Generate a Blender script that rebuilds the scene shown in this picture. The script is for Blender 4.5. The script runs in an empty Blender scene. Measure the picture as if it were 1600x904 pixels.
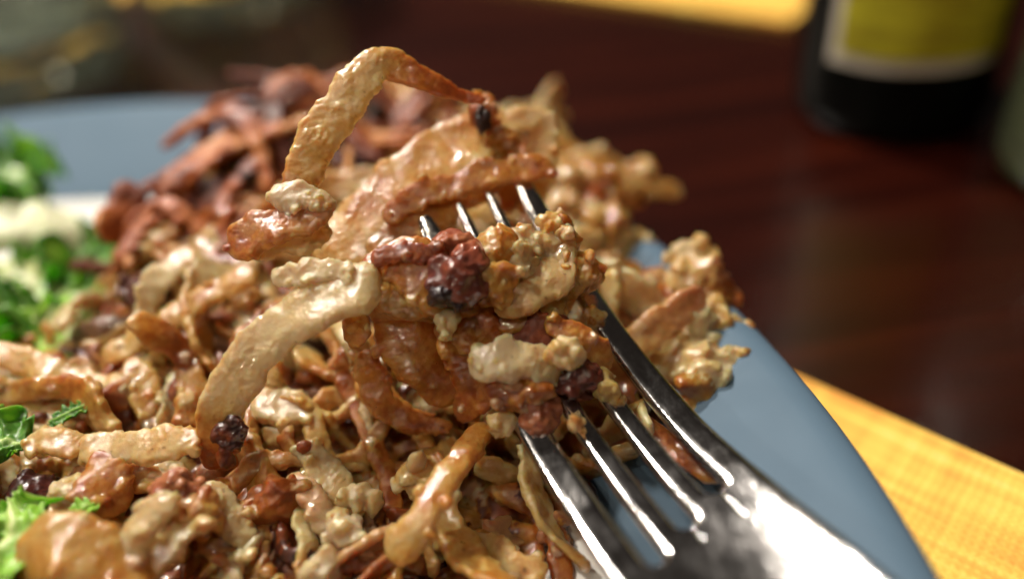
import bpy, math, random
import numpy as np
from mathutils import Vector, Matrix

# ------------------------------------------------------------------ camera
R_ = math.radians
S = bpy.context.scene
COL = S.collection
CZ = 0.0993                                    # camera height above the table (m)
FPX = 1250.0                                   # focal length in photo pixels (1600 wide)
PITCH, ROLL = R_(38.43), R_(-7.33)
FW = np.array([0, math.cos(PITCH), -math.sin(PITCH)])
_r = np.array([1.0, 0, 0]); _u = np.cross(_r, FW)
RT = math.cos(ROLL) * _r + math.sin(ROLL) * _u
UP = -math.sin(ROLL) * _r + math.cos(ROLL) * _u
CAM = np.array([0, 0, CZ])
cd = bpy.data.cameras.new('camera'); cam = bpy.data.objects.new('camera', cd); COL.objects.link(cam)
cam.matrix_world = Matrix(((RT[0], UP[0], -FW[0], 0), (RT[1], UP[1], -FW[1], 0), (RT[2], UP[2], -FW[2], CZ), (0, 0, 0, 1)))
cd.sensor_width = 36; cd.lens = FPX / 1600 * 36
cd.clip_start = 0.003; cd.clip_end = 30
cd.dof.use_dof = True; cd.dof.focus_distance = 0.0985; cd.dof.aperture_fstop = 4.3; cd.dof.aperture_blades = 0
S.camera = cam

# ------------------------------------------------------------------ world, lamps, exposure
W = bpy.data.worlds.new('World'); S.world = W; W.use_nodes = True
bg = W.node_tree.nodes['Background']; bg.inputs[0].default_value = (1.0, 0.80, 0.66, 1); bg.inputs[1].default_value = 0.024

def lamp(name, loc, target, power, size, color):
    d = bpy.data.lights.new(name, 'AREA'); d.shape = 'DISK'; d.size = size; d.energy = power; d.color = color
    o = bpy.data.objects.new(name, d); COL.objects.link(o); o.location = loc
    o.rotation_euler = (Vector(target) - Vector(loc)).to_track_quat('-Z', 'Y').to_euler()
    return o
lamp('pendant_or_added_lamp', (-0.30, 0.24, 0.60), (0, 0.09, 0.02), 3.1, 0.055, (1.0, 0.91, 0.79))
lamp('pendant_or_added_lamp', (-0.20, 0.49, 0.58), (0, 0.09, 0.02), 6.2, 0.058, (1.0, 0.92, 0.81))
for lx, ly, lz, pw in ((-.9, 1.5, .9, 6), (-.20, -.10, .60, .55), (.12, -.26, .72, .6), (-.50, -.20, .45, .7)):     # added unseen lamps, for glints on glasses, fork and food
    lamp('pendant_or_added_lamp', (lx, ly, lz), (0, 0.2, 0.0), pw, 0.06 if pw > 1 else .018, (1.0, 0.86, 0.68))
S.view_settings.view_transform = 'Standard'; S.view_settings.look = 'None'
S.view_settings.exposure = -0.08; S.view_settings.gamma = 1.0; S.view_settings.use_curve_mapping = False
S.render.engine = 'CYCLES'
S.cycles.use_denoising = True
S.cycles.max_bounces = 10; S.cycles.transmission_bounces = 10; S.cycles.caustics_refractive = True
S.cycles.sample_clamp_indirect = 4.0
S.cycles.blur_glossy = 0.3

# ------------------------------------------------------------------ helpers
def W3(px, py, d):                             # photo pixel + depth -> point in the room
    return CAM + d * (FW + (px - 800) / FPX * RT + (452 - py) / FPX * UP)
def WZ(px, py, z):                             # photo pixel on the level z
    r = FW + (px - 800) / FPX * RT + (452 - py) / FPX * UP
    return CAM + r * (z - CZ) / r[2]

rng = np.random.RandomState(7)
random.seed(7)
_perm = np.random.RandomState(3).permutation(512)
_perm = np.concatenate([_perm, _perm, _perm])
_grad = np.random.RandomState(4).normal(size=(512, 3)); _grad /= np.linalg.norm(_grad, axis=1)[:, None]
def _hash(i):
    return _perm[(_perm[(_perm[i[..., 0] & 511] + i[..., 1]) & 511] + i[..., 2]) & 511]
def noise(P):                                  # vectorised gradient noise, about -0.7..0.7
    i = np.floor(P).astype(int); f = P - i; u = f * f * f * (f * (f * 6 - 15) + 10)
    out = np.zeros(len(P))
    for dx in (0, 1):
        for dy in (0, 1):
            for dz in (0, 1):
                o = np.array([dx, dy, dz]); g = _grad[_hash(i + o)]
                w = np.prod(np.where(o == 1, u, 1 - u), axis=1)
                out += w * np.sum(g * (f - o), axis=1)
    return out
def fbm(P, n=3):
    a, s, t = 1.0, 1.0, 0
    for k in range(n):
        t = t + a * noise(P * s + k * 17.3); a *= .5; s *= 2.03
    return t
def worley(P):                                 # distance to the nearest cell point, 0..~1
    i = np.floor(P).astype(int); best = np.full(len(P), 9.0)
    for dx in (-1, 0, 1):
        for dy in (-1, 0, 1):
            for dz in (-1, 0, 1):
                c = i + np.array([dx, dy, dz]); h = _hash(c)
                q = c + .5 + .45 * _grad[h]
                best = np.minimum(best, np.sum((q - P) ** 2, axis=1))
    return np.sqrt(best)

def link(name, me, mat=None, parent=None):
    o = bpy.data.objects.new(name, me); COL.objects.link(o)
    if mat is not None and len(me.materials) == 0: me.materials.append(mat)
    o.color = (0, 0, 0, 1)
    if parent is not None: o.parent = parent
    return o
def mesh(name, V, F, smooth=True, attrs=None):
    me = bpy.data.meshes.new(name)
    me.from_pydata([tuple(v) for v in V], [], [tuple(f) for f in F])
    if smooth: me.polygons.foreach_set('use_smooth', [True] * len(me.polygons))
    for k, a in (attrs or {}).items():
        at = me.attributes.new(k, 'FLOAT', 'POINT'); at.data.foreach_set('value', np.asarray(a, dtype=np.float32))
    me.update()
    return me
def empty(name, loc, label=None, cat=None, group=None):
    o = bpy.data.objects.new(name, None); COL.objects.link(o); o.location = loc; o.empty_display_size = .01
    return tag(o, label, cat, group)
def tag(o, label=None, cat=None, group=None, kind=None):
    if label: o['label'] = label
    if cat: o['category'] = cat
    if group: o['group'] = group
    if kind: o['kind'] = kind
    return o
def under(o, parent):                          # parent a mesh built in room coordinates to an empty
    o.parent = parent; o.matrix_parent_inverse = Matrix.Translation(-parent.location)
    return o

class Nodes:
    def __init__(s, name):
        s.m = bpy.data.materials.new(name); s.m.use_nodes = True; s.t = s.m.node_tree; s.p = s.t.nodes['Principled BSDF']
    def n(s, typ, **kw):
        x = s.t.nodes.new(typ)
        for k, v in kw.items():
            if k in x.inputs: x.inputs[k].default_value = v
            else: setattr(x, k, v)
        return x
    def l(s, a, b): s.t.links.new(a, b)
    def mathn(s, op, a, b=None, c=None, clamp=False):
        x = s.t.nodes.new('ShaderNodeMath'); x.operation = op; x.use_clamp = clamp
        for i, v in enumerate((a, b, c)):
            if v is None: continue
            if isinstance(v, (int, float)): x.inputs[i].default_value = v
            else: s.l(v, x.inputs[i])
        return x.outputs[0]
    def ramp(s, fac, stops, interp='LINEAR'):
        x = s.t.nodes.new('ShaderNodeValToRGB'); x.color_ramp.interpolation = interp
        e = x.color_ramp.elements
        while len(e) < len(stops): e.new(.5)
        for i, (p, c) in enumerate(stops):
            e[i].position = p; e[i].color = (*c, 1) if len(c) == 3 else c
        s.l(fac, x.inputs[0]); return x.outputs[0]
    def noise(s, scale, detail=3, rough=.5, coord=None, dist=0):
        x = s.n('ShaderNodeTexNoise', Scale=scale, Detail=detail, Roughness=rough, Distortion=dist)
        if coord is not None: s.l(coord, x.inputs['Vector'])
        return x.outputs[0]
    def coord(s, which='Object'):
        return s.t.nodes.new('ShaderNodeTexCoord').outputs[which]
    def mix(s, fac, a, b):
        x = s.t.nodes.new('ShaderNodeMix'); x.data_type = 'RGBA'
        for sock, v in ((x.inputs[0], fac), (x.inputs[6], a), (x.inputs[7], b)):
            if isinstance(v, (int, float)): sock.default_value = v
            elif isinstance(v, tuple): sock.default_value = (*v, 1)
            else: s.l(v, sock)
        return x.outputs[2]
    def bump(s, h, strength, dist, prev=None):
        x = s.n('ShaderNodeBump', Strength=strength, Distance=dist); s.l(h, x.inputs['Height'])
        if prev is not None: s.l(prev, x.inputs['Normal'])
        return x.outputs[0]
    def set(s, **kw):
        for k, v in kw.items():
            k = k.replace('_', ' ')
            if isinstance(v, (int, float)): s.p.inputs[k].default_value = v
            elif isinstance(v, tuple): s.p.inputs[k].default_value = (*v, 1) if k.endswith('Color') or k.endswith('Tint') else v
            else: s.l(v, s.p.inputs[k])

# ------------------------------------------------------------------ materials
def food_material(name, stops, sss=.85, rough=.32, coat=.9, grain=1.0, trans=.50):
    N = Nodes(name); oi = N.t.nodes.new('ShaderNodeObjectInfo'); sep = N.t.nodes.new('ShaderNodeSeparateColor')
    N.l(oi.outputs['Color'], sep.inputs[0])
    geo = N.t.nodes.new('ShaderNodeNewGeometry'); co = geo.outputs['Position']
    at = N.n('ShaderNodeAttribute', attribute_name='brown'); ap = N.n('ShaderNodeAttribute', attribute_name='pale')
    n1 = N.noise(190, 5, .65, co, .8); n2 = N.noise(900, 4, .65, co)
    b = N.mathn('ADD', at.outputs['Fac'], sep.outputs[0])
    b = N.mathn('ADD', b, N.mathn('MULTIPLY', N.mathn('SUBTRACT', n1, .5), .64))
    b = N.mathn('ADD', b, N.mathn('MULTIPLY', N.mathn('SUBTRACT', n2, .5), .42), clamp=True)
    col = N.ramp(b, stops)
    pl = N.mathn('ADD', ap.outputs['Fac'], sep.outputs[1], clamp=True)
    col = N.mix(pl, col, (.78, .62, .41))
    spk = N.ramp(N.noise(900, 2, .5, co), [(.70, (0, 0, 0)), (.76, (1, 1, 1))])
    col = N.mix(N.mathn('MULTIPLY', spk, .45), col, (.10, .035, .015))
    r = N.mathn('ADD', N.mathn('MULTIPLY', N.noise(420, 3, .6, co), .5), rough - .18)
    v = N.n('ShaderNodeTexVoronoi', Scale=2100.0); N.l(co, v.inputs['Vector'])
    fine = N.noise(1500, 3, .6, co)
    bm = N.bump(fine, .14 * grain, .0005)
    cb = N.bump(fine, .20 * grain, .0006); cb = N.bump(v.outputs['Distance'], .20 * grain, .0004, cb)
    wet = N.ramp(N.noise(260, 3, .6, co), [(.36, (.08, .08, .08)), (.60, (1, 1, 1))])
    N.set(Base_Color=col, Roughness=r, Subsurface_Weight=sss, Transmission_Weight=trans, Subsurface_Scale=.0022, IOR=1.40, Coat_Weight=N.mathn('MULTIPLY', wet, coat), Coat_Roughness=.055, Coat_IOR=1.75)
    N.p.inputs['Subsurface Radius'].default_value = (1.0, .55, .24)
    N.l(bm, N.p.inputs['Normal']); N.l(cb, N.p.inputs['Coat Normal'])
    return N.m
POT = [(0, (.80, .63, .32)), (.16, (.74, .47, .14)), (.29, (.62, .28, .045)), (.44, (.46, .125, .017)), (.64, (.24, .055, .016)), (.82, (.09, .020, .010)), (1, (.018, .008, .006))]
M_potato = food_material('cooked potato', POT)
M_crust = food_material('crisp potato crust', [(0, (.50, .25, .070)), (.30, (.36, .098, .020)), (.55, (.17, .036, .011)), (.85, (.075, .015, .009)), (1, (.02, .008, .006))], sss=.35, rough=.45, coat=.20, trans=.0)
M_meat = food_material('browned meat', [(0, (.36, .14, .06)), (.25, (.23, .058, .028)), (.5, (.11, .024, .014)), (.75, (.035, .010, .009)), (1, (.015, .006, .007))], sss=.25, rough=.26, coat=.8, grain=1.0, trans=.0)

# ------------------------------------------------------------------ food shapes
def warp(V, amp, size, seed):
    return V + amp * np.column_stack([noise(V / size + seed * 7.1 + o) for o in (0.0, 31.7, 63.1)])
def catmull(P, n):
    P = np.asarray(P, float); m = len(P)
    Q = np.vstack([2 * P[0] - P[1], P, 2 * P[-1] - P[-2]])
    t = np.linspace(0, m - 1, n); i = np.minimum(t.astype(int), m - 2); f = (t - i)[:, None]
    a, b, c, d = Q[i], Q[i + 1], Q[i + 2], Q[i + 3]
    return .5 * (2 * b + (c - a) * f + (2 * a - 5 * b + 4 * c - d) * f ** 2 + (3 * b - a - 3 * c + d) * f ** 3)

def sweep(C, wid, thk, brown, pale, face, twist=0.0, nl=90, nc=30, rough=1.0, gran=.00012, gsize=.0006, seed=0, sq=3.6):
    """A shred: path C with widths and thicknesses, its flat side turned towards 'face'."""
    dat = np.column_stack([C, wid, thk, brown, pale]); D = catmull(dat, nl)
    C = D[:, :3]; wid = np.maximum(D[:, 3], 1e-5); thk = np.maximum(D[:, 4], 1e-5)
    T = np.gradient(C, axis=0); T /= np.linalg.norm(T, axis=1)[:, None]
    fc = face(C) if callable(face) else np.tile(face, (nl, 1))
    B = np.cross(T, fc); B /= np.linalg.norm(B, axis=1)[:, None] + 1e-9
    Nn = np.cross(B, T)
    tw = np.linspace(0, 1, nl) * twist + .5 * noise(np.column_stack([np.linspace(0, 2.5, nl), np.full(nl, seed * 1.7), np.zeros(nl)]))
    ct, st = np.cos(tw)[:, None], np.sin(tw)[:, None]
    B, Nn = ct * B + st * Nn, -st * B + ct * Nn
    a = np.linspace(0, 2 * np.pi, nc, endpoint=False)
    ca, sa = np.cos(a), np.sin(a)
    k = (np.abs(ca) ** sq + np.abs(sa) ** sq) ** (-1 / sq)
    ex, ey = ca * k, sa * k
    s = np.linspace(0, 1, nl); L = np.sum(np.linalg.norm(np.diff(C, axis=0), axis=1))
    dend = np.minimum(s, 1 - s) * L; cap = np.sqrt(np.clip(1 - (1 - np.clip(dend / (.55 * wid.mean()), 0, 1)) ** 2, .02, 1))
    # ragged outline: the two edges wander on their own
    t1 = np.column_stack([s * L / (.55 * wid.mean()), np.full(nl, seed * 3.1 + 5), np.full(nl, 2.0)])
    eL = 1 + rough * (.34 * noise(t1) + .22 * noise(t1 * 2.7) + .13 * noise(t1 * 7.3)); eR = 1 + rough * (.34 * noise(t1 + 40) + .22 * noise(t1 * 2.7 + 77) + .13 * noise(t1 * 7.3 + 55))
    hw = wid / 2 * cap; ht = thk / 2 * cap
    X = np.where(ex[None, :] > 0, ex[None, :] * eR[:, None], ex[None, :] * eL[:, None]) * hw[:, None]
    Y = ey[None, :] * ht[:, None]
    V = C[:, None, :] + X[..., None] * B[:, None, :] + Y[..., None] * Nn[:, None, :]
    nd = (X / (hw[:, None] ** 2))[..., None] * B[:, None, :] + (Y / (ht[:, None] ** 2))[..., None] * Nn[:, None, :]
    nd /= np.linalg.norm(nd, axis=2)[..., None] + 1e-9
    P = V.reshape(-1, 3); nd = nd.reshape(-1, 3)
    wm = wid.mean(); so = seed * 11.7
    tm = min(wm, 2.2 * thk.mean()); h = rough * (.07 * tm * noise(P / (.7 * wm) + so) + .025 * tm * fbm(P / (.25 * wm) + so, 2))
    if gran > 0:
        g = 1 - np.clip(worley(P / gsize + so), 0, 1) ** 1.5
        msk = np.clip(.1 + 2.0 * noise(P / .0032 + so), 0, 1)
        edge = np.tile(np.clip((np.abs(ca) - .55) / .3, 0, 1), nl)
        h = h + gran * g * (.15 + 1.1 * msk + 1.3 * edge) * rough
    P = P + nd * h[:, None]
    V = warp(warp(P, rough * .16 * wm, .9 * wm, seed + .3), rough * .045 * wm, .33 * wm, seed + .6)
    F = []
    for i in range(nl - 1):
        for j in range(nc):
            F.append((i * nc + j, i * nc + (j + 1) % nc, (i + 1) * nc + (j + 1) % nc, (i + 1) * nc + j))
    n0 = len(V); V = np.vstack([V, V[:nc].mean(0), V[-nc:].mean(0)])
    for j in range(nc):
        F.append((n0, (j + 1) % nc, j)); F.append((n0 + 1, (nl - 1) * nc + j, (nl - 1) * nc + (j + 1) % nc))
    br = np.concatenate([np.repeat(D[:, 5], nc), D[[0, -1], 5]]); pa = np.concatenate([np.repeat(D[:, 6], nc), D[[0, -1], 6]])
    return V, F, br, np.clip(pa, 0, 1)

_ico = {}
def ico(sub):
    if sub not in _ico:
        import bmesh
        b = bmesh.new(); bmesh.ops.create_icosphere(b, subdivisions=sub, radius=1)
        _ico[sub] = (np.array([v.co[:] for v in b.verts]), [[v.index for v in f.verts] for f in b.faces]); b.free()
    return _ico[sub]
def lump(c, rad, A=None, seed=0, sub=4, rough=1.0, gran=.00018, gsize=.0009, brown=.2, pale=0., bvar=.0):
    U, F = ico(sub); so = seed * 13.3
    r = 1.05 + rough * (.30 * noise(U * 1.3 + so) + .15 * noise(U * 2.9 + so))
    V = U * r[:, None] * np.asarray(rad, float)
    if A is not None: V = V @ A.T
    V = V + c
    m = float(np.mean(rad)); V = warp(warp(V, .75 * m * rough, 1.25 * m, seed), .30 * m * rough, .5 * m, seed + .5); V = warp(V, .05 * m * rough, .2 * m, seed + .8)
    g = 1 - np.clip(worley(V / gsize + so), 0, 1) ** 1.5
    V = V + U * (gran * g * rough)[:, None]
    br = brown + bvar * noise(U * 1.1 + so + 9)
    return V, F, np.full(len(V), brown) if bvar == 0 else br, np.full(len(V), pale)
def join_geo(gs):
    V, F, B, P, off = [], [], [], [], 0
    for g in gs:
        V.append(g[0]); F += [tuple(int(q) + off for q in f) for f in g[1]]; off += len(g[0]); B.append(g[2]); P.append(g[3])
    return np.vstack(V), F, np.concatenate(B), np.concatenate(P)
def stick_crumbs(g, n, size, seed, pale=.22):
    """Small crumbs of mash that cling to a shred."""
    rs = np.random.RandomState(seed * 3 + 1); out = [g]; N_ = len(g[0])
    for k in range(n):
        i = rs.randint(N_); r = size * rs.uniform(.4, 1.15)
        out.append(lump(g[0][i], r * rs.uniform(.6, 1.2, 3), seed=seed * 5 + k, sub=2, gran=0, brown=max(0, g[2][i] + rs.normal(-.03, .10)), pale=float(np.clip(rs.normal(.05 if pale else -1, pale + .01), 0, .9))))
    return join_geo(out)
from mathutils.kdtree import KDTree
def fuse(gs, voxel, gran=.00016, gsize=.00055, seed=0, pit=.00008):
    """Melt overlapping pieces into one moist lumpy surface and give it grains and pits."""
    V, F, B, P = join_geo(gs)
    me = mesh('melt', V, F); o = bpy.data.objects.new('melt', me); COL.objects.link(o)
    md = o.modifiers.new('r', 'REMESH'); md.mode = 'VOXEL'; md.voxel_size = voxel; md.adaptivity = 0
    dg = bpy.context.evaluated_depsgraph_get(); ev = o.evaluated_get(dg); m2 = ev.to_mesh()
    n = len(m2.vertices); co = np.empty(n * 3); m2.vertices.foreach_get('co', co); co = co.reshape(-1, 3)
    no = np.empty(n * 3); m2.vertices.foreach_get('normal', no); no = no.reshape(-1, 3)
    F2 = [tuple(p.vertices) for p in m2.polygons]
    ev.to_mesh_clear(); bpy.data.objects.remove(o); bpy.data.meshes.remove(me)
    kd = KDTree(len(V))
    for i, v in enumerate(V): kd.insert(v, i)
    kd.balance(); ix = np.array([kd.find(c)[1] for c in co]); so = seed * 9.7
    g = 1 - np.clip(worley(co / gsize + so), 0, 1) ** 1.6
    m = np.clip(.25 + 2.2 * noise(co / .0042 + so), 0, 1.2)
    m = np.clip(2.4 * noise(co / .0030 + so) - .05, 0, 1.3); h = gran * g * m * 1.9 + pit * fbm(co / .00055 + so, 2) + .00012 * noise(co / .0024 + so)
    return co + no * h[:, None], F2, B[ix], P[ix]
def face_cam(C):                               # flat side tilted up and towards the near side of the table
    v = CAM - C; v = v / np.linalg.norm(v, axis=1)[:, None] + np.array([-.1, .1, .55]); return v / np.linalg.norm(v, axis=1)[:, None]

def shred_mesh(name, pts, seed, mat, face=face_cam, tr=.5, **kw):
    tr = tr * .8
    """pts: (px, py, depth, width px, brown, pale)"""
    C = np.array([W3(p[0], p[1], p[2]) for p in pts])
    w = np.array([p[3] * p[2] / FPX for p in pts]); br = [p[4] for p in pts]; pa = [p[5] if len(p) > 5 else 0 for p in pts]
    V, F, b, pl = sweep(C, w, np.minimum(w * tr, .0042), br, pa, face, seed=seed, **kw)
    return V, F, b, pl

# ------------------------------------------------------------------ table
def table():
    N = Nodes('mahogany'); co = N.coord()
    mp = N.n('ShaderNodeMapping'); mp.inputs['Scale'].default_value = (4, 60, 4); mp.inputs['Rotation'].default_value = (0, 0, R_(45)); N.l(co, mp.inputs[0])
    g = N.noise(1.6, 5, .6, mp.outputs[0], .8)
    col = N.ramp(g, [(.30, (.0095, .0013, .0008)), (.55, (.020, .0027, .0012)), (.75, (.040, .0058, .0020))])
    N.set(Base_Color=col, Roughness=.23, Coat_Weight=.3, Coat_Roughness=.12)
    N.l(N.bump(N.noise(90, 3, .5, mp.outputs[0]), .06, .001), N.p.inputs['Normal'])
    V = [(-1.2, -.6, 0), (1.2, -.6, 0), (1.2, 1.4, 0), (-1.2, 1.4, 0)]
    V += [(x, y, -.03) for x, y, z in V]
    F = [(0, 1, 2, 3), (7, 6, 5, 4), (0, 4, 5, 1), (1, 5, 6, 2), (2, 6, 7, 3), (3, 7, 4, 0)]
    o = link('table_top', mesh('table_top', V, F, False), N.m); tag(o, 'polished dark mahogany table top under the plate and glasses', 'table', kind='structure')
table()

def placemat_mat():
    N = Nodes('woven yellow placemat'); co = N.coord()
    wv = N.n('ShaderNodeTexWave', Scale=260.0, Distortion=2.2, Detail=2.0); wv.bands_direction = 'X'; N.l(co, wv.inputs[0])
    wv2 = N.n('ShaderNodeTexWave', Scale=260.0, Distortion=2.2, Detail=2.0); wv2.bands_direction = 'Y'; N.l(co, wv2.inputs[0])
    mp = N.n('ShaderNodeMapping'); mp.inputs['Scale'].default_value = (420, 22, 1); N.l(co, mp.inputs[0])
    st = N.noise(1.0, 2, .5, mp.outputs[0])
    mp2 = N.n('ShaderNodeMapping'); mp2.inputs['Scale'].default_value = (22, 420, 1); N.l(co, mp2.inputs[0])
    st2 = N.noise(1.0, 2, .5, mp2.outputs[0])
    f = N.mathn('ADD', N.mathn('MULTIPLY', st, .30), N.mathn('MULTIPLY', st2, .70))
    col = N.ramp(f, [(.36, (.76, .33, .055)), (.46, (.82, .45, .075)), (.56, (.86, .56, .10)), (.70, (.87, .63, .18))])
    h = N.mathn('MULTIPLY', wv.outputs['Fac'], wv2.outputs['Fac'])
    h = N.mathn('ADD', h, N.noise(900, 3, .6, co))
    N.set(Base_Color=col, Roughness=.75)
    N.l(N.bump(h, .2, .0004), N.p.inputs['Normal'])
    return N.m
MAT = placemat_mat()
def placemat(corner, du, lu, dv, lv, label):
    du = np.array(du) / np.linalg.norm(du); dv = np.array(dv) / np.linalg.norm(dv)
    o = bpy.data.objects.new('placemat', None)
    import bmesh
    b = bmesh.new(); n = 24
    bmesh.ops.create_grid(b, x_segments=n, y_segments=n, size=.5)
    bmesh.ops.scale(b, vec=(lu, lv, 1), verts=b.verts)
    r = bmesh.ops.extrude_face_region(b, geom=b.faces[:])
    for v in r['geom']:
        if isinstance(v, bmesh.types.BMVert): v.co.z += .0016
    bmesh.ops.recalc_face_normals(b, faces=b.faces)
    me = bpy.data.meshes.new('placemat'); b.to_mesh(me); b.free()
    o = link('placemat', me, MAT)
    c = np.array([*corner, .0]) + np.array([*(du * lu / 2 + dv * lv / 2), 0])
    o.matrix_world = Matrix(((du[0], dv[0], 0, c[0]), (du[1], dv[1], 0, c[1]), (0, 0, 1, .0005), (0, 0, 0, 1)))
    return tag(o, label, 'placemat', 'woven yellow placemats')
a0 = WZ(1310, 614, .002)[:2]; a1 = WZ(1600, 741, .002)[:2]; e = (a1 - a0) / np.linalg.norm(a1 - a0); nrm = np.array([e[1], -e[0]])
if nrm[1] > 0: nrm = -nrm
placemat(a0 - e * .115, e, .43, nrm, .31, 'woven yellow orange placemat directly under the blue plate')
b0 = WZ(1012, 0, .002)[:2]; b1 = WZ(1268, 38, .002)[:2]; e2 = (b1 - b0) / np.linalg.norm(b1 - b0); n2 = np.array([-e2[1], e2[0]])
if n2[1] < 0: n2 = -n2
placemat(b0 - e2 * .35, e2, .40, n2, .30, 'woven yellow placemat across the table behind the dark bottle')
c0 = WZ(-60, 22, .002)[:2]; c1 = WZ(120, 2, .002)[:2]; e3 = (c1 - c0) / np.linalg.norm(c1 - c0); n3 = np.array([-e3[1], e3[0]])
placemat(c0 - e3 * .33, e3, .40, n3, .30, 'woven yellow placemat seen through the thick glass tumbler')

# ------------------------------------------------------------------ plate
PC = np.array([-.111, .039]); PR = .150; PWELL = .1205
def lathe(prof, n=160):
    V, F = [], []
    for (r, z) in prof:
        for k in range(n):
            a = 2 * math.pi * k / n; V.append((r * math.cos(a), r * math.sin(a), z))
    m = len(prof)
    for i in range(m - 1):
        for k in range(n):
            F.append((i * n + k, i * n + (k + 1) % n, (i + 1) * n + (k + 1) % n, (i + 1) * n + k))
    return V, F
def plate():
    root = empty('dinner_plate', (PC[0], PC[1], .002), 'blue rimmed dinner plate with white centre holding the food', 'plate')
    N = Nodes('blue glaze'); co = N.coord()
    c = N.ramp(N.noise(14, 4, .6, co), [(.3, (.080, .132, .190)), (.7, (.096, .152, .215))])
    sp = N.ramp(N.noise(1400, 2, .5, co), [(.25, (.09, .15, .24)), (.33, (1, 1, 1))])
    N.set(Base_Color=c, Roughness=N.mathn('ADD', N.mathn('MULTIPLY', N.noise(60, 4, .6, co), .2), .50), IOR=1.45, Specular_IOR_Level=.22)
    N.l(N.bump(N.noise(500, 3, .5, co), .05, .0004), N.p.inputs['Normal'])
    Wm = Nodes('white glaze'); Wm.set(Base_Color=(.80, .79, .76), Roughness=.2, IOR=1.5)
    Wm.l(Wm.bump(Wm.noise(300, 3, .5, Wm.coord()), .04, .0004), Wm.p.inputs['Normal'])
    rim = [(PWELL, .0122), (PWELL + .002, .0132), (PWELL + .005, .0145), (PWELL + .010, .0165), (PWELL + .015, .0184), (PWELL + .020, .0203), (PWELL + .0235, .02155), (PR - .0045, .0220), (PR - .0032, .0222), (PR - .0018, .0220), (PR - .0009, .0216), (PR - .0003, .0209), (PR, .0202), (PR - .0006, .0182), (PR - .002, .0178), (PR - .012, .0155), (PR - .030, .0090), (PR - .045, .0040), (PR - .055, .0010), (PR - .06, .0), (PR - .064, .0), (PR - .066, .0025), (.002, .0025)]
    V, F = lathe(rim); o = link('rim', mesh('rim', V, F), N.m, root)
    well = [(.0005, .0065), (.03, .0065), (.06, .0067), (.085, .0073), (.10, .0085), (.112, .0104), (PWELL, .0122)]
    V, F = lathe(well); F = [f[::-1] for f in F]; o = link('well', mesh('well', V, F), Wm.m, root)
    return root
plate()
def plate_z(x, y):
    r = np.hypot(x - PC[0], y - PC[1])
    return .002 + np.interp(r, [0, .06, .085, .10, .112, PWELL, PWELL + .01, PWELL + .018, PR], [.0065, .0067, .0073, .0085, .0104, .0122, .0165, .0195, .022])

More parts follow.
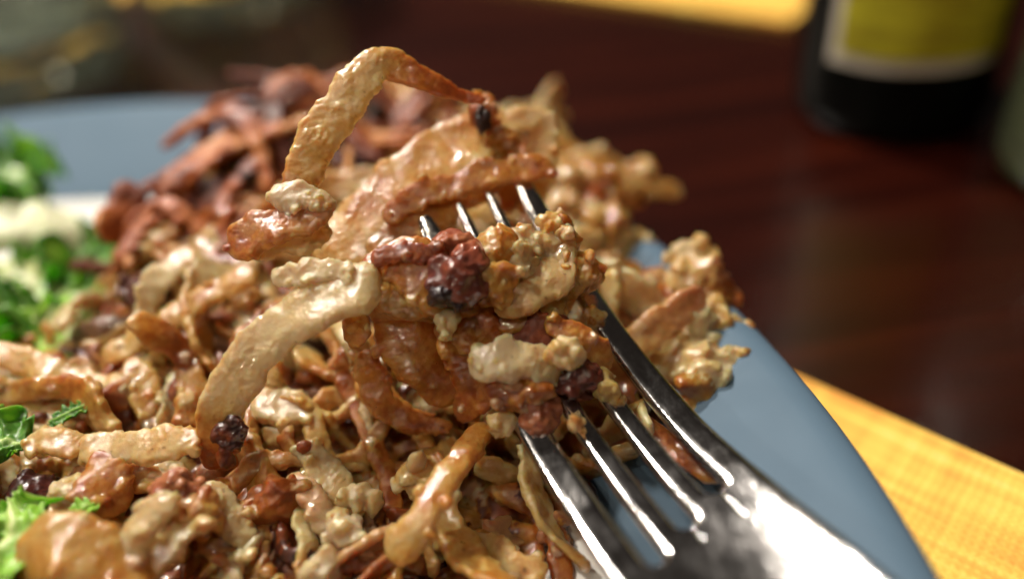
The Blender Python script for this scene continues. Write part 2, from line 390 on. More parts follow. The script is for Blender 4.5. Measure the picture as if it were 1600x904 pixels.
# ------------------------------------------------------------------ fork
FQ = [-0.0036, 0.0918, 0.0428, 0.355, 0.0081, 0.3963, 0.0207, 0.8361, 0.115]; FL = .050
def rodr(w):
    th = np.linalg.norm(w); k = w / th; K = np.array([[0, -k[2], k[1]], [k[2], 0, -k[0]], [-k[1], k[0], 0]])
    return np.eye(3) + math.sin(th) * K + (1 - math.cos(th)) * K @ K
FR = rodr(np.array(FQ[3:6])); FP = np.array(FQ[:3])
def fork_pt(w, s, h):                           # w across (m), s along in tine lengths, h above the surface
    k = FQ[8] * 4
    sag = np.where(s < 1.5, -k * s * (1 - s), k * 1.5 * .5 + k * 2.0 * (s - 1.5) - k * .28 * (s - 1.5) ** 2)
    L = np.stack([w, -FL * s, sag * FL + h], -1)
    return FP + L @ FR.T
def fork():
    N = Nodes('polished steel'); co = N.coord()
    mp = N.n('ShaderNodeMapping'); mp.inputs['Scale'].default_value = (900, 140, 900); mp.inputs['Rotation'].default_value = (0, 0, R_(-27)); N.l(co, mp.inputs[0])
    sc = N.noise(1.0, 3, .6, mp.outputs[0]); sp = N.noise(1600, 2, .5, co)
    gr = N.ramp(N.noise(240, 4, .65, co, .7), [(.36, (.045, .045, .045)), (.70, (.13, .13, .13))])
    N.set(Base_Color=N.ramp(N.noise(150, 3, .6, co), [(.35, (.52, .50, .49)), (.65, (.66, .645, .64))]), Metallic=1.0, Roughness=N.mathn('ADD', N.mathn('MULTIPLY', N.mathn('ADD', sc, N.mathn('MULTIPLY', sp, .5)), .08), gr))
    N.l(N.bump(N.mathn('ADD', sc, sp), .10, .00025), N.p.inputs['Normal'])
    root = empty('fork', tuple(fork_pt(np.array(0.), np.array(1.2), np.array(0.))), 'polished steel fork with four tines under the lifted bite', 'fork')
    Wd = FQ[6]; a = FQ[7]
    def half(s):                                # half width of the whole fork
        s = np.asarray(s, float)
        base = (a + (1 - a) * np.clip(s, 0, 1)) * Wd / 2
        nk = np.interp(s, [1, 1.15, 1.35, 1.55, 1.75, 1.95, 2.2, 2.6, 3.2], np.array([1, 1.0, .95, .81, .60, .40, .24, .19, .20])) * Wd / 2
        return np.where(s <= 1, base, nk)
    def tine_edges(i, s):
        hw = half(s); r = .00105; END = (1.035, 1.0, .965)   # slot half width; the slots end a little staggered
        def gp(k):
            if k < 0 or k > 2: return 0.0
            e = END[k]
            if s >= e: return 0.0
            return r * (1 + .35 * (1 - min(s, 1))) if s < e - r / FL else math.sqrt(max(0, r * r - ((s - e) * FL + r) ** 2))
        gl, gr = gp(i - 1), gp(i)
        lo = -hw + i * hw / 2 + gl; hi = -hw + (i + 1) * hw / 2 - gr
        tip = np.clip(s * FL / .004, 0, 1); tw = .55 + .45 * np.sqrt(tip)
        m = (lo + hi) / 2; return m + (lo - m) * tw, m + (hi - m) * tw, gl, gr
    TH = .00185
    def ring(lo, hi, gl, gr, s, nc=9):
        # closed cross-section: top left->right then bottom right->left, edges rolled where there is a slot
        u = .5 - .5 * np.cos(np.linspace(0, np.pi, nc)); w = lo + (hi - lo) * u
        th = TH * np.interp(s, [0, .15, 1, 1.5, 2.2, 3.2], [.55, .8, 1, 1.05, 1.5, 1.7]) / 2
        dl = np.clip((w - lo) / .0006, 0, 1); dr = np.clip((hi - w) / .0006, 0, 1)
        fl = 1 - (1 - np.sqrt(1 - (1 - dl) ** 2)) * gl * .75; fr = 1 - (1 - np.sqrt(1 - (1 - dr) ** 2)) * gr * .75
        z = th * fl * fr
        return np.concatenate([w, w[::-1]]), np.concatenate([z, -z[::-1]])
    def sweep_part(name, edges, ss, nc, capA, capB):
        V, F = [], []
        for s in ss:
            lo, hi, gl, gr = edges(s); w, h = ring(lo, hi, gl, gr, s, nc)
            # the fork's face is dished a little beyond the slots
            dish = .0022 * np.clip((s - .8) / .4, 0, 1) * np.clip((2.0 - s) / .5, 0, 1) * (w / (Wd / 2)) ** 2
            V.append(fork_pt(w, np.full(len(w), s), h + dish))
        m = 2 * nc; V = np.vstack(V)
        for i in range(len(ss) - 1):
            for j in range(m): F.append((i * m + j, (i + 1) * m + j, (i + 1) * m + (j + 1) % m, i * m + (j + 1) % m))
        if capA: F.append(tuple(range(m)))
        if capB: F.append(tuple((len(ss) - 1) * m + k for k in range(m))[::-1])
        o = link(name, mesh(name, V, F), N.m); return under(o, root)
    st = np.concatenate([np.linspace(0, .08, 10), np.linspace(.1, .92, 50), np.linspace(.925, 1.036, 60), [1.04]])
    st = np.unique(np.round(st, 5))
    for i in range(4):
        def ed(s, i=i):
            lo, hi, gl, gr = tine_edges(i, float(s))
            return float(lo), float(hi), (1 if i == 0 else min(1, gl / .0008)), (1 if i == 3 else min(1, gr / .0008))
        sweep_part('tine', ed, st, 9, True, False)
    def edb(s): h = float(half(np.asarray(s))); return -h, h, 1, 1
    sb = np.concatenate([np.linspace(1.04, 1.3, 24), np.linspace(1.32, 3.6, 60)])
    # the neck starts with exactly the tines' columns, so the surface runs on without a step
    def neck():
        V, F = [], []; nc = 9
        for s in sb:
            W_, H_ = [], []
            for i in range(4):
                h = float(half(np.asarray(s))); lo, hi = -h + i * h / 2, -h + (i + 1) * h / 2
                w, z = ring(lo, hi, 1 if i == 0 else 0, 1 if i == 3 else 0, s, nc)
                W_.append(w[:nc]); H_.append(z[:nc])
            w = np.concatenate(W_); z = np.concatenate(H_); w = np.concatenate([w, w[::-1]]); z = np.concatenate([z, -z[::-1]])
            dish = .0022 * np.clip((s - .8) / .4, 0, 1) * np.clip((2.0 - s) / .5, 0, 1) * (w / (Wd / 2)) ** 2
            V.append(fork_pt(w, np.full(len(w), s), z + dish))
        m = len(V[0]); V = np.vstack(V)
        for i in range(len(sb) - 1):
            for j in range(m): F.append((i * m + j, (i + 1) * m + j, (i + 1) * m + (j + 1) % m, i * m + (j + 1) % m))
        F.append(tuple((len(sb) - 1) * m + k for k in range(m))[::-1])
        import bmesh
        me = mesh('neck', V, F); b = bmesh.new(); b.from_mesh(me); bmesh.ops.remove_doubles(b, verts=b.verts, dist=2e-6); b.to_mesh(me); b.free()
        under(link('neck', me, N.m), root)
    neck()
    return root
fork()

# ------------------------------------------------------------------ the mound: its surface
CTRL = [  # photo pixel, depth of the surface there
    (240, 300, .134), (330, 230, .139), (430, 160, .145), (520, 150, .147), (640, 175, .146), (720, 230, .142), (820, 230, .146),
    (200, 420, .126), (330, 380, .123), (450, 330, .123), (560, 330, .126), (700, 330, .128), (860, 330, .132),
    (60, 600, .112), (150, 560, .113), (250, 520, .114), (400, 480, .113), (520, 500, .112), (640, 480, .116), (780, 480, .120),
    (40, 740, .100), (170, 690, .102), (300, 640, .104), (430, 640, .106), (560, 650, .107), (680, 640, .108), (780, 660, .109),
    (60, 880, .089), (200, 840, .092), (330, 780, .096), (450, 800, .0955), (580, 780, .098), (680, 790, .099), (760, 800, .100), (820, 880, .095),
    (300, 900, .089), (500, 900, .090), (700, 900, .0925), (940, 420, .122), (930, 560, .113), (980, 480, .118), (930, 690, .106), (1000, 640, .108)]
CP = np.array([W3(*c) for c in CTRL])
# outline on the plate (photo pixels on the plate's level)
OUT_PX = [(1050, 690), (1000, 585), (950, 430), (905, 330), (860, 262), (800, 250)]
OUT = [tuple(WZ(x, y, .016)[:2]) for x, y in OUT_PX]
OUT += [(-.012, .150), (-.030, .158), (-.050, .150), (-.060, .136), (-.064, .115), (-.068, .101), (-.086, .1005), (-.094, .080), (-.094, .060), (-.090, .045), (-.088, .015), (-.06, .005), (-.03, .012), (-.008, .030)]
OUT += [tuple(WZ(x, y, .012)[:2]) for x, y in ((860, 850), (930, 770))]
OUT = np.array(OUT)
def inside_dist(P):
    x, y = P[:, 0], P[:, 1]; n = len(OUT); ins = np.zeros(len(P), bool); dm = np.full(len(P), 9.0)
    for i in range(n):
        a, b = OUT[i], OUT[(i + 1) % n]
        c = ((a[1] > y) != (b[1] > y)) & (x < (b[0] - a[0]) * (y - a[1]) / (b[1] - a[1] + 1e-12) + a[0]); ins ^= c
        t = np.clip(((P - a) @ (b - a)) / ((b - a) @ (b - a)), 0, 1); dm = np.minimum(dm, np.linalg.norm(P - a - t[:, None] * (b - a), axis=1))
    return np.where(ins, dm, -dm)
def mound_z(P):
    d2 = ((P[:, None, :] - CP[None, :, :2]) ** 2).sum(2); w = np.exp(-d2 / (2 * .0085 ** 2)) + 1e-5 / (d2 + 1e-5)
    z = (w * CP[:, 2]).sum(1) / w.sum(1)
    e = np.clip(inside_dist(P) / .011, 0, 1); e = np.sqrt(1 - (1 - e) ** 2)
    pz = plate_z(P[:, 0], P[:, 1])
    return pz + (np.maximum(z - .0044 - pz, .001)) * e
def mound_normal(P):
    h = .0015; ex = np.array([h, 0]); ey = np.array([0, h])
    n = np.stack([-(mound_z(P + ex) - mound_z(P - ex)) / (2 * h), -(mound_z(P + ey) - mound_z(P - ey)) / (2 * h), np.ones(len(P))], -1)
    return n / np.linalg.norm(n, axis=1)[:, None]
def project(V):
    v = V - CAM; z = v @ FW
    return np.stack([800 + FPX * (v @ RT) / z, 452 - FPX * (v @ UP) / z, z], -1)

HASH = empty('potato_hash', (-.03, .09, .0085), 'large mound of baked shredded potato with a dark crisp crust behind the fork', 'potato hash')
def mound_solid():
    g = .0011; xs = np.arange(-.095, .035, g); ys = np.arange(.0, .165, g)
    X, Y = np.meshgrid(xs, ys); P = np.column_stack([X.ravel(), Y.ravel()]); keep = inside_dist(P) > 0
    z = np.zeros(len(P)); z[keep] = mound_z(P[keep])
    Q = np.column_stack([P, z]); z = z + .0016 * fbm(Q / .005, 3)
    lo = plate_z(P[:, 0], P[:, 1]) + .0004; z = np.maximum(z, lo + .0012)
    nx = len(xs); idx = -np.ones(len(P), int); idx[keep] = np.arange(keep.sum()); n = int(keep.sum())
    V = np.vstack([np.column_stack([P, z])[keep], np.column_stack([P, lo])[keep]]); F = []; edge = {}
    for j in range(len(ys) - 1):
        for i in range(nx - 1):
            q = (idx[j * nx + i], idx[j * nx + i + 1], idx[(j + 1) * nx + i + 1], idx[(j + 1) * nx + i])
            if min(q) >= 0:
                F.append(q); F.append(tuple(n + k for k in q[::-1]))
                for a_, b_ in zip(q, q[1:] + q[:1]):
                    if (b_, a_) in edge: del edge[(b_, a_)]
                    else: edge[(a_, b_)] = 1
    for a_, b_ in edge: F.append((b_, a_, n + a_, n + b_))
    br = .55 + .7 * noise(V / .006) + np.clip((V[:, 1] - .108) / .03, 0, 1) * .2  # body browner than the shreds: shade of the gaps put into its colour
    return V, F, br, np.zeros(len(V))

_fk = [0]
def add_food(name, geo, mat, parent, label=None, crumbs=None, voxel=.00024, size=.0011):
    _fk[0] += 1; k = _fk[0]
    if crumbs is None: crumbs = 10
    g = stick_crumbs(geo, crumbs, size, k, .22 if mat is M_potato else 0) if crumbs else geo
    V, F, b, p = fuse([g], voxel, seed=k)
    me = mesh(name, V, F, attrs={'brown': b, 'pale': p})
    o = link(name, me, mat); o.color = (0, 0, 0, 1)
    if label: o['label'] = label
    return under(o, parent)

# prototypes of shreds and lumps, about 12 mm long, lying along X with the flat side up
def proto_shred(k, L, w, t, bend, nl=40, nc=16, **kw):
    r = np.random.RandomState(100 + k); n = 5
    x = np.linspace(-.5, .5, n) * L
    C = np.column_stack([x, bend * L * (r.rand() - .5) * 4 * (x / L) ** 2 + r.normal(0, .04 * L, n), bend * L * (r.rand() - .3) * 2 * (.25 - (x / L) ** 2) + r.normal(0, .025 * L, n)])
    wid = w * (1 + r.normal(0, .18, n)); wid[0] *= .75; wid[-1] *= .7
    br = r.normal(0, .09, n); pa = np.clip(r.normal(0, .15, n), 0, 1)
    return sweep(C, wid, np.full(n, t), br, pa, np.array([0, 0, 1.0]), twist=r.normal(0, .8), nl=nl, nc=nc, seed=k, **kw)
PROTO, PRAW = [], []
for k in range(22):
    L = [.016, .012, .021, .010][k % 4]; w = [.0026, .0036, .0019, .0043][(k // 2) % 4]
    g0 = proto_shred(k, L, w, [.0014, .0011, .0013, .0009][(k // 2) % 4], rough=1.5, nl=46, nc=20, bend=[.5, .9, .3][k % 3]); g = fuse([stick_crumbs(g0, 3, .0008, 900 + k)], .00027, seed=k + .3); PRAW.append(g)
    PROTO.append(mesh('potato_shred', g[0], g[1], attrs={'brown': g[2], 'pale': g[3]})); PROTO[-1].materials.append(M_potato)
CPROTO = []
for k in range(10):
    g = proto_shred(200 + k, [.018, .014, .022][k % 3], [.0015, .0021, .0012][k % 3], .0008, 1.3, rough=1.5); g = fuse([stick_crumbs(g, 3, .0006, 950 + k)], .00024, seed=k + .6)
    CPROTO.append(mesh('crust_shred', g[0], g[1], attrs={'brown': g[2], 'pale': g[3] * 0})); CPROTO[-1].materials.append(M_crust)
LPROTO, LRAW = [], []
for k in range(12):
    g = fuse([stick_crumbs(lump(np.zeros(3), (.0024, .0019, .0014), seed=300 + k, sub=4, bvar=.25, brown=0), 12, .0011, 970 + k)], .00026, seed=k + .8); LRAW.append(g)
    LPROTO.append(mesh('potato_crumb', g[0], g[1], attrs={'brown': g[2], 'pale': g[3]})); LPROTO[-1].materials.append(M_potato)
MPROTO = []
for k in range(6):
    g = lump(np.zeros(3), (.0034, .0026, .0021), seed=400 + k, sub=4, bvar=.4, brown=.45, gran=0, rough=.9); g = fuse([g], .00026, gran=.00012, seed=k + .9)
    MPROTO.append(mesh('meat_piece', g[0], g[1], attrs={'brown': g[2], 'pale': g[3] * 0})); MPROTO[-1].materials.append(M_meat)

def basis(nv, rs, tilt=.35):
    t = rs.normal(size=3); t -= nv * (t @ nv); t /= np.linalg.norm(t)
    n = nv + rs.normal(0, tilt, 3); n -= t * (n @ t) * .6; n /= np.linalg.norm(n)
    b = np.cross(n, t); b /= np.linalg.norm(b); t = np.cross(b, n)
    return np.column_stack([t, b, n])

def scatter():
    rs = np.random.RandomState(21)
    P = np.column_stack([rs.uniform(-.095, .035, 9000), rs.uniform(0, .165, 9000)]); P = P[inside_dist(P) > .0012]
    z = mound_z(P); nv = mound_normal(P)
    V = np.column_stack([P, z]); pr = project(V)
    fac = np.einsum('ij,ij->i', nv, CAM - V) > -.02
    ins = (pr[:, 0] > -60) & (pr[:, 0] < 1250) & (pr[:, 1] < 960) & (pr[:, 1] > 60) & fac
    chosen, cnt = [], 0
    cand = np.where(ins)[0]; taken = []
    for i in cand:                                    # poisson-ish spread, finer where nearer
        rad = (.0031 if V[i, 1] < .108 else .0024) + .0006 * rs.rand()
        if taken and np.min(np.sum((V[taken] - V[i]) ** 2, 1)) < rad * rad: continue
        taken.append(i)
    taken = taken[:295]
    for i in taken:
        p = pr[i]; y = V[i, 1]; u = rs.rand()
        crust = np.clip((470 - .37 * (p[0] - 180) - p[1]) / 40, 0, 1) * np.clip((760 - p[0]) / 120, 0, 1)
        if rs.rand() < crust * .68:
            me = CPROTO[rs.randint(len(CPROTO))]; nm = 'crust_shred'; colr = (rs.normal(.46, .22), 0); tilt = .45; lift = .0014
        elif u < .045:
            me = MPROTO[rs.randint(len(MPROTO))]; nm = 'meat_piece'; colr = (rs.normal(.05, .15), 0); tilt = .5; lift = .0006
        elif u < .17:
            me = LPROTO[rs.randint(len(LPROTO))]; nm = 'potato_crumb'; colr = (max(0, rs.normal(.20, .13)), max(0, rs.normal(-.2, .35))); tilt = .6; lift = .0008
        else:
            me = PROTO[rs.randint(len(PROTO))]; nm = 'potato_shred'; colr = (max(.03, rs.normal(.20, .11)), max(0, rs.normal(-.25, .3))); tilt = .75; lift = .0019
        if nm == 'potato_shred': colr = (colr[0] + .22 * crust, colr[1] * (1 - crust))
        o = bpy.data.objects.new(nm, me); COL.objects.link(o); o.color = (max(0, colr[0]), min(.8, colr[1]), 0, 1)
        B = basis(nv[i], rs, tilt) * (rs.uniform(.8, 1.5) if nm != 'meat_piece' else rs.uniform(.6, .9)) * np.clip((p[2] - .075) / .03, .55, 1); c = V[i] + nv[i] * lift * rs.uniform(.2, 1.6)
        M = Matrix.Identity(4)
        for r in range(3):
            for k in range(3): M[r][k] = B[r, k]
            M[r][3] = c[r]
        o.parent = HASH; o.matrix_basis = Matrix.Translation(-HASH.location) @ M
    # everything between them: one moist mass
    gs = [mound_solid()]
    P2 = np.column_stack([rs.uniform(-.095, .035, 2600), rs.uniform(0, .165, 2600)]); P2 = P2[inside_dist(P2) > .0012][:860]
    z2 = mound_z(P2); n2 = mound_normal(P2)
    small = [proto_shred(500 + k, .011, .0024, .0012, .9, nl=18, nc=10, gran=0, rough=1.4) for k in range(12)] + [lump(np.zeros(3), (.0019, .0015, .0012), seed=520 + k, sub=3, gran=0, brown=0) for k in range(8)]
    for i in range(len(P2)):
        g = small[rs.randint(len(small))]; B = basis(n2[i], rs, .7) * rs.uniform(.7, 1.4)
        c = np.array([P2[i, 0], P2[i, 1], z2[i]]) + n2[i] * rs.uniform(-.0006, .0014)
        cr = np.clip((c[1] - .105) / .03, 0, 1) * .35 * (c[0] < 0)
        gs.append((g[0] @ B.T + c, g[1], np.clip(g[2] + max(.05, rs.normal(.44, .20)) + cr, 0, 1.1), np.clip(g[3] + rs.normal(-.25, .35), 0, .7)))  # filler browned as well, so its colour deepens the shade between shreds
    V, F, b, p = fuse(gs, .00042, gran=.0003, gsize=.0011, seed=77, pit=.00016)
    me = mesh('potato_mash', V, F, attrs={'brown': b, 'pale': p})
    o = under(link('potato_mash', me, M_potato), HASH); o['kind'] = 'stuff'
scatter()

# ------------------------------------------------------------------ shreds of the mound that the photograph lets one follow
HERO = dict(nl=150, nc=44)
MIDQ = dict(nl=70, nc=24)
def hash_shred(pts, seed, mat=M_potato, name='potato_shred', label=None, **kw):
    k = dict(MIDQ); k.update(kw); cr = k.pop('crumbs', 5)
    add_food(name, shred_mesh(name, pts, seed, mat, **k), mat, HASH, label, crumbs=cr, size=.0009)
mound_list = [
    ([(-30, 545, .112, 40, .2), (60, 572, .1105, 44, .2), (130, 598, .109, 46, .18), (205, 606, .108, 40, .15, .3)], .5),
    ([(165, 560, .112, 36, .15), (250, 510, .1125, 40, .16), (330, 460, .113, 38, .2), (400, 425, .113, 36, .2)], .5),
    ([(120, 700, .099, 44, .18, .3), (210, 700, .098, 56, .12, .3), (280, 690, .0975, 50, .1), (318, 680, .098, 30, .3)], .5),
    ([(40, 690, .100, 36, .15, .3), (90, 690, .0995, 44, .15, .2), (140, 705, .0995, 36, .2)], .5),
    ([(30, 890, .0865, 70, .22), (95, 850, .0865, 110, .22), (160, 880, .0865, 100, .25), (230, 920, .0865, 60, .25)], .3),
    ([(170, 900, .0885, 40, .10, .2), (215, 838, .0885, 52, .06, .3), (268, 765, .0895, 38, .08, .3)], .5),
    ([(225, 905, .0885, 34, .16, .1), (262, 850, .0888, 46, .10, .3), (318, 806, .090, 30, .2)], .5),
    ([(150, 700, .0975, 40, .35), (165, 760, .0955, 80, .34), (190, 800, .095, 60, .4)], .45),
    ([(318, 755, .0955, 34, .1, .4), (350, 800, .0945, 56, .08, .4), (392, 855, .093, 36, .14, .3)], .5),
    ([(560, 560, .107, 34, .25), (592, 620, .1045, 46, .28), (640, 655, .103, 40, .35), (700, 668, .103, 22, .4)], .5),
    ([(540, 540, .1085, 26, .4), (545, 600, .107, 30, .42), (580, 680, .104, 32, .36), (610, 760, .102, 30, .4), (618, 830, .099, 22, .45)], .6),
    ([(430, 560, .109, 26, .35), (425, 620, .1075, 30, .4), (440, 680, .1055, 24, .45)], .6),
    ([(390, 620, .106, 50, .12), (450, 640, .105, 60, .12, .3), (500, 640, .105, 40, .2)], .5),
    ([(470, 690, .102, 36, .15, .3), (515, 745, .100, 50, .12, .3), (565, 805, .098, 38, .15, .2)], .5),
    ([(640, 740, .102, 60, .2, .1), (690, 720, .102, 70, .2), (740, 700, .103, 40, .25)], .5),
    ([(715, 845, .097, 44, .2, .1), (785, 872, .095, 56, .2, .2), (850, 910, .093, 36, .2)], .45),
    ([(862, 800, .099, 26, .45), (872, 850, .097, 34, .45), (880, 915, .094, 30, .42)], .5),
    ([(620, 870, .094, 30, .4), (540, 880, .093, 26, .42), (490, 875, .093, 22, .45)], .5),
    ([(660, 830, .096, 24, .25), (700, 850, .0955, 34, .22), (708, 880, .0945, 18, .25)], .4),
    ([(200, 560, .111, 30, .2), (225, 600, .109, 40, .18), (230, 650, .1065, 34, .2)], .5),
    ([(290, 560, .1095, 36, .3), (300, 620, .107, 44, .3), (280, 670, .1045, 36, .34)], .5),
]
for k, (pts, tr) in enumerate(mound_list): hash_shred(pts, 600 + k, tr=tr, twist=.3)
hash_shred([(610, 866, .0915, 60, .2), (640, 838, .0905, 56, .2), (672, 790, .0912, 46, .22), (705, 735, .094, 44, .25), (740, 690, .098, 40, .3), (762, 660, .101, 26, .35)], 640, label='long golden potato shred hanging below the bite', tr=.75, rough=.6, sq=2.4, **HERO)
crust_list = [
    [(430, 190, .140, 24, .5), (440, 150, .142, 30, .4), (475, 133, .143, 30, .35), (515, 160, .143, 24, .5)],
    [(240, 300, .132, 34, .5), (300, 275, .134, 40, .35), (370, 235, .137, 44, .3), (440, 190, .140, 40, .35)],
    [(270, 330, .130, 30, .6), (330, 290, .132, 34, .55), (400, 240, .136, 30, .6), (470, 215, .139, 26, .6)],
    [(235, 300, .131, 60, .45), (222, 350, .129, 70, .35), (200, 400, .126, 60, .3)],
    [(330, 350, .127, 26, .55), (350, 300, .130, 26, .6), (390, 250, .135, 22, .6)],
    [(600, 200, .143, 24, .55), (640, 155, .144, 22, .5), (655, 145, .145, 16, .5)],
    [(510, 170, .142, 30, .55), (550, 220, .139, 34, .5), (590, 260, .137, 30, .7)],
    [(470, 210, .138, 26, .7), (540, 250, .136, 34, .8), (600, 300, .133, 30, .85)],
    [(560, 215, .141, 26, .15), (620, 215, .141, 28, .1), (660, 225, .141, 18, .2)],
    [(300, 420, .122, 26, .5), (345, 380, .124, 30, .45), (380, 330, .127, 24, .6)],
    [(185, 420, .124, 30, .2), (205, 370, .127, 30, .25), (240, 340, .129, 24, .3)],
]
_rc = np.random.RandomState(5)
for k, pts in enumerate(crust_list):
    for q in range(2):
        jx, jy, sc = _rc.normal(0, 13, 2).tolist() + [_rc.uniform(.4, .95)]
        hash_shred([(p[0] + jx + _rc.normal(0, 7), p[1] + jy + _rc.normal(0, 7), p[2] + _rc.normal(0, .001), p[3] * sc, p[4] + _rc.normal(.05, .12)) for p in pts], 660 + k + 40 * q, mat=M_crust, name='crust_shred', tr=.6, twist=.9, crumbs=3)
def hash_lump(px, py, d, rp, brown, seed, mat=M_potato, name='potato_crumb', pale=0., ratio=(1, .8, .7), label=None, bvar=.2):
    r = rp * d / FPX
    add_food(name, lump(W3(px, py, d), np.array(ratio) * r, A=np.column_stack([RT, UP, -FW]), seed=seed, brown=brown, pale=pale, bvar=bvar), mat, HASH, label)
hash_lump(228, 462, .120, 36, .6, 701, M_meat, 'meat_piece'); hash_lump(265, 770, .093, 34, .15, 702, M_meat, 'meat_piece')
hash_lump(300, 800, .092, 40, .35, 703); hash_lump(440, 785, .0965, 40, .42, 704)
hash_lump(540, 830, .094, 26, .02, 705, pale=.95, label='white potato crumb'); hash_lump(500, 900, .0905, 32, .02, 706, pale=.9)
hash_lump(55, 765, .0985, 34, .75, 707, M_meat, 'meat_piece', ratio=(1.2, .7, .7)); hash_lump(560, 775, .0975, 24, .05, 708, pale=.5)
hash_lump(660, 745, .0995, 34, .15, 709); hash_lump(360, 640, .1, 20, .6, 710, M_meat, 'meat_piece')
hash_lump(115, 775, .096, 34, .05, 711, pale=.6)

# ------------------------------------------------------------------ the bite on the fork
BITE = empty('potato_bite', tuple(W3(700, 420, .108)), 'forkful of shredded potato and browned meat lifted on the fork tines', 'forkful of food')
def bite_shred(pts, seed, mat=M_potato, name='potato_shred', label=None, **kw):
    k = dict(HERO); k.update(kw); cr = k.pop('crumbs', 7)
    add_food(name, shred_mesh(name, pts, seed, mat, **k), mat, BITE, label, crumbs=cr, size=.0008, voxel=.0002)
def bite_lump(px, py, d, rp, brown, seed, mat=M_potato, name='potato_crumb', pale=0., ratio=(1, .85, .75), label=None, bvar=.15, sub=5, rough=1.0, gran=.00022, gsize=.0009):
    r = rp * d / FPX
    add_food(name, lump(W3(px, py, d), np.array(ratio) * r, A=np.column_stack([RT, UP, -FW]), seed=seed, brown=brown, pale=pale, bvar=bvar, sub=sub, rough=rough, gran=gran, gsize=gsize), mat, BITE, label, crumbs=0 if name == 'charred_spot' or mat is M_meat else 8, size=.0008, voxel=.0002)

bite_shred([(458, 318, .1000, 44, .34), (474, 268, .0998, 58, .20), (502, 212, .1000, 66, .12), (538, 160, .1004, 66, .10), (574, 112, .1010, 58, .10), (606, 100, .1016, 48, .16), (634, 112, .1022, 44, .36), (682, 132, .1032, 32, .46), (728, 150, .1045, 18, .46), (758, 160, .105, 20, .5)], 1,
           label='arched potato shred rising above the bite with an orange end', tr=.45, rough=.75, nl=220, nc=52, sq=3, crumbs=0)
bite_shred([(428, 300, .0994, 30, .02, .9), (448, 308, .0990, 44, .02, .85), (478, 308, .0988, 40, .08, .7), (505, 318, .0987, 36, .12, .6), (526, 330, .0988, 22, .2, .4)], 2, label='whitish potato lump at the foot of the arched shred', tr=.9, rough=1.1, crumbs=9)
bite_shred([(352, 392, .1000, 40, .36), (385, 372, .0995, 66, .35), (432, 350, .0990, 58, .37), (480, 338, .0988, 52, .37), (520, 322, .0988, 34, .3, .3)], 4, label='orange browned potato chunk left of the arched shred', tr=.5, rough=.9)
bite_shred([(390, 400, .101, 30, .1), (450, 372, .1010, 50, .1), (520, 360, .1015, 44, .15)], 5, tr=.5)
bite_shred([(500, 420, .1060, 70, .16), (560, 370, .1070, 120, .18), (620, 318, .1085, 132, .22), (690, 258, .1105, 124, .2), (745, 215, .1125, 90, .22), (775, 180, .114, 50, .3)], 6, label='broad flat pale potato slice behind the fork tips', tr=.22, rough=.6, crumbs=3)
bite_shred([(575, 400, .1050, 50, .28), (650, 350, .1065, 60, .3), (720, 300, .109, 60, .3), (790, 262, .1115, 50, .34)], 7, tr=.3)
bite_shred([(600, 345, .1055, 30, .3), (648, 310, .1062, 42, .28), (705, 292, .1068, 44, .32), (765, 272, .1075, 44, .3), (825, 262, .1080, 44, .34), (862, 262, .109, 30, .3)], 51, tr=.4, rough=1.0)
bite_lump(882, 388, .1008, 38, .30, 53, ratio=(.6, 1, .5)); bite_lump(905, 428, .1002, 34, .26, 54)
bite_shred([(752, 205, .1115, 36, .5), (756, 175, .1105, 40, .55), (760, 148, .110, 26, .42)], 8, name='crust_shred', mat=M_potato, label='small orange shred end with a charred spot', tr=.6)
bite_lump(754, 186, .1085, 15, .95, 9, ratio=(.7, 1.4, .6), mat=M_potato, name='charred_spot', bvar=.0)
bite_shred([(765, 215, .1125, 60, .3), (800, 190, .1135, 44, .14, .2), (845, 188, .114, 40, .1, .4), (850, 230, .1145, 46, .12, .2), (836, 290, .1145, 46, .18), (818, 335, .114, 40, .22)], 10, tr=.45, label='folded pale potato shred at the top right of the bite')
bite_shred([(740, 250, .1120, 50, .35), (780, 250, .1130, 60, .3, .2), (800, 290, .1135, 44, .35), (790, 330, .113, 30, .4)], 11, tr=.4)
bite_lump(782, 215, .1115, 26, .35, 12)
# big pale shred in front
bite_shred([(596, 448, .0960, 70, .06), (560, 452, .0957, 92, .03, .25), (500, 474, .0955, 86, .02, .35), (440, 508, .0957, 74, .03, .35), (392, 556, .0962, 74, .05, .3), (356, 612, .0968, 76, .06, .2), (338, 668, .0975, 64, .26, 0), (336, 715, .0985, 40, .5), (340, 735, .099, 20, .6)], 13,
           label='large pale glistening potato shred drooping in front of the bite', tr=.42, rough=.6, nl=240, nc=60, sq=3, crumbs=4)
bite_shred([(424, 440, .0968, 24, .02, .6), (462, 428, .0964, 34, .02, .7), (505, 424, .096, 40, .02, .7), (555, 425, .0958, 36, .02, .4)], 14, tr=.5, rough=1.1)
bite_lump(357, 672, .0966, 22, .80, 15, name='charred_spot', ratio=(1, 1.1, .5), bvar=.35); bite_lump(352, 712, .0974, 15, .66, 16, name='charred_spot', ratio=(.7, 1.5, .6), bvar=.3)
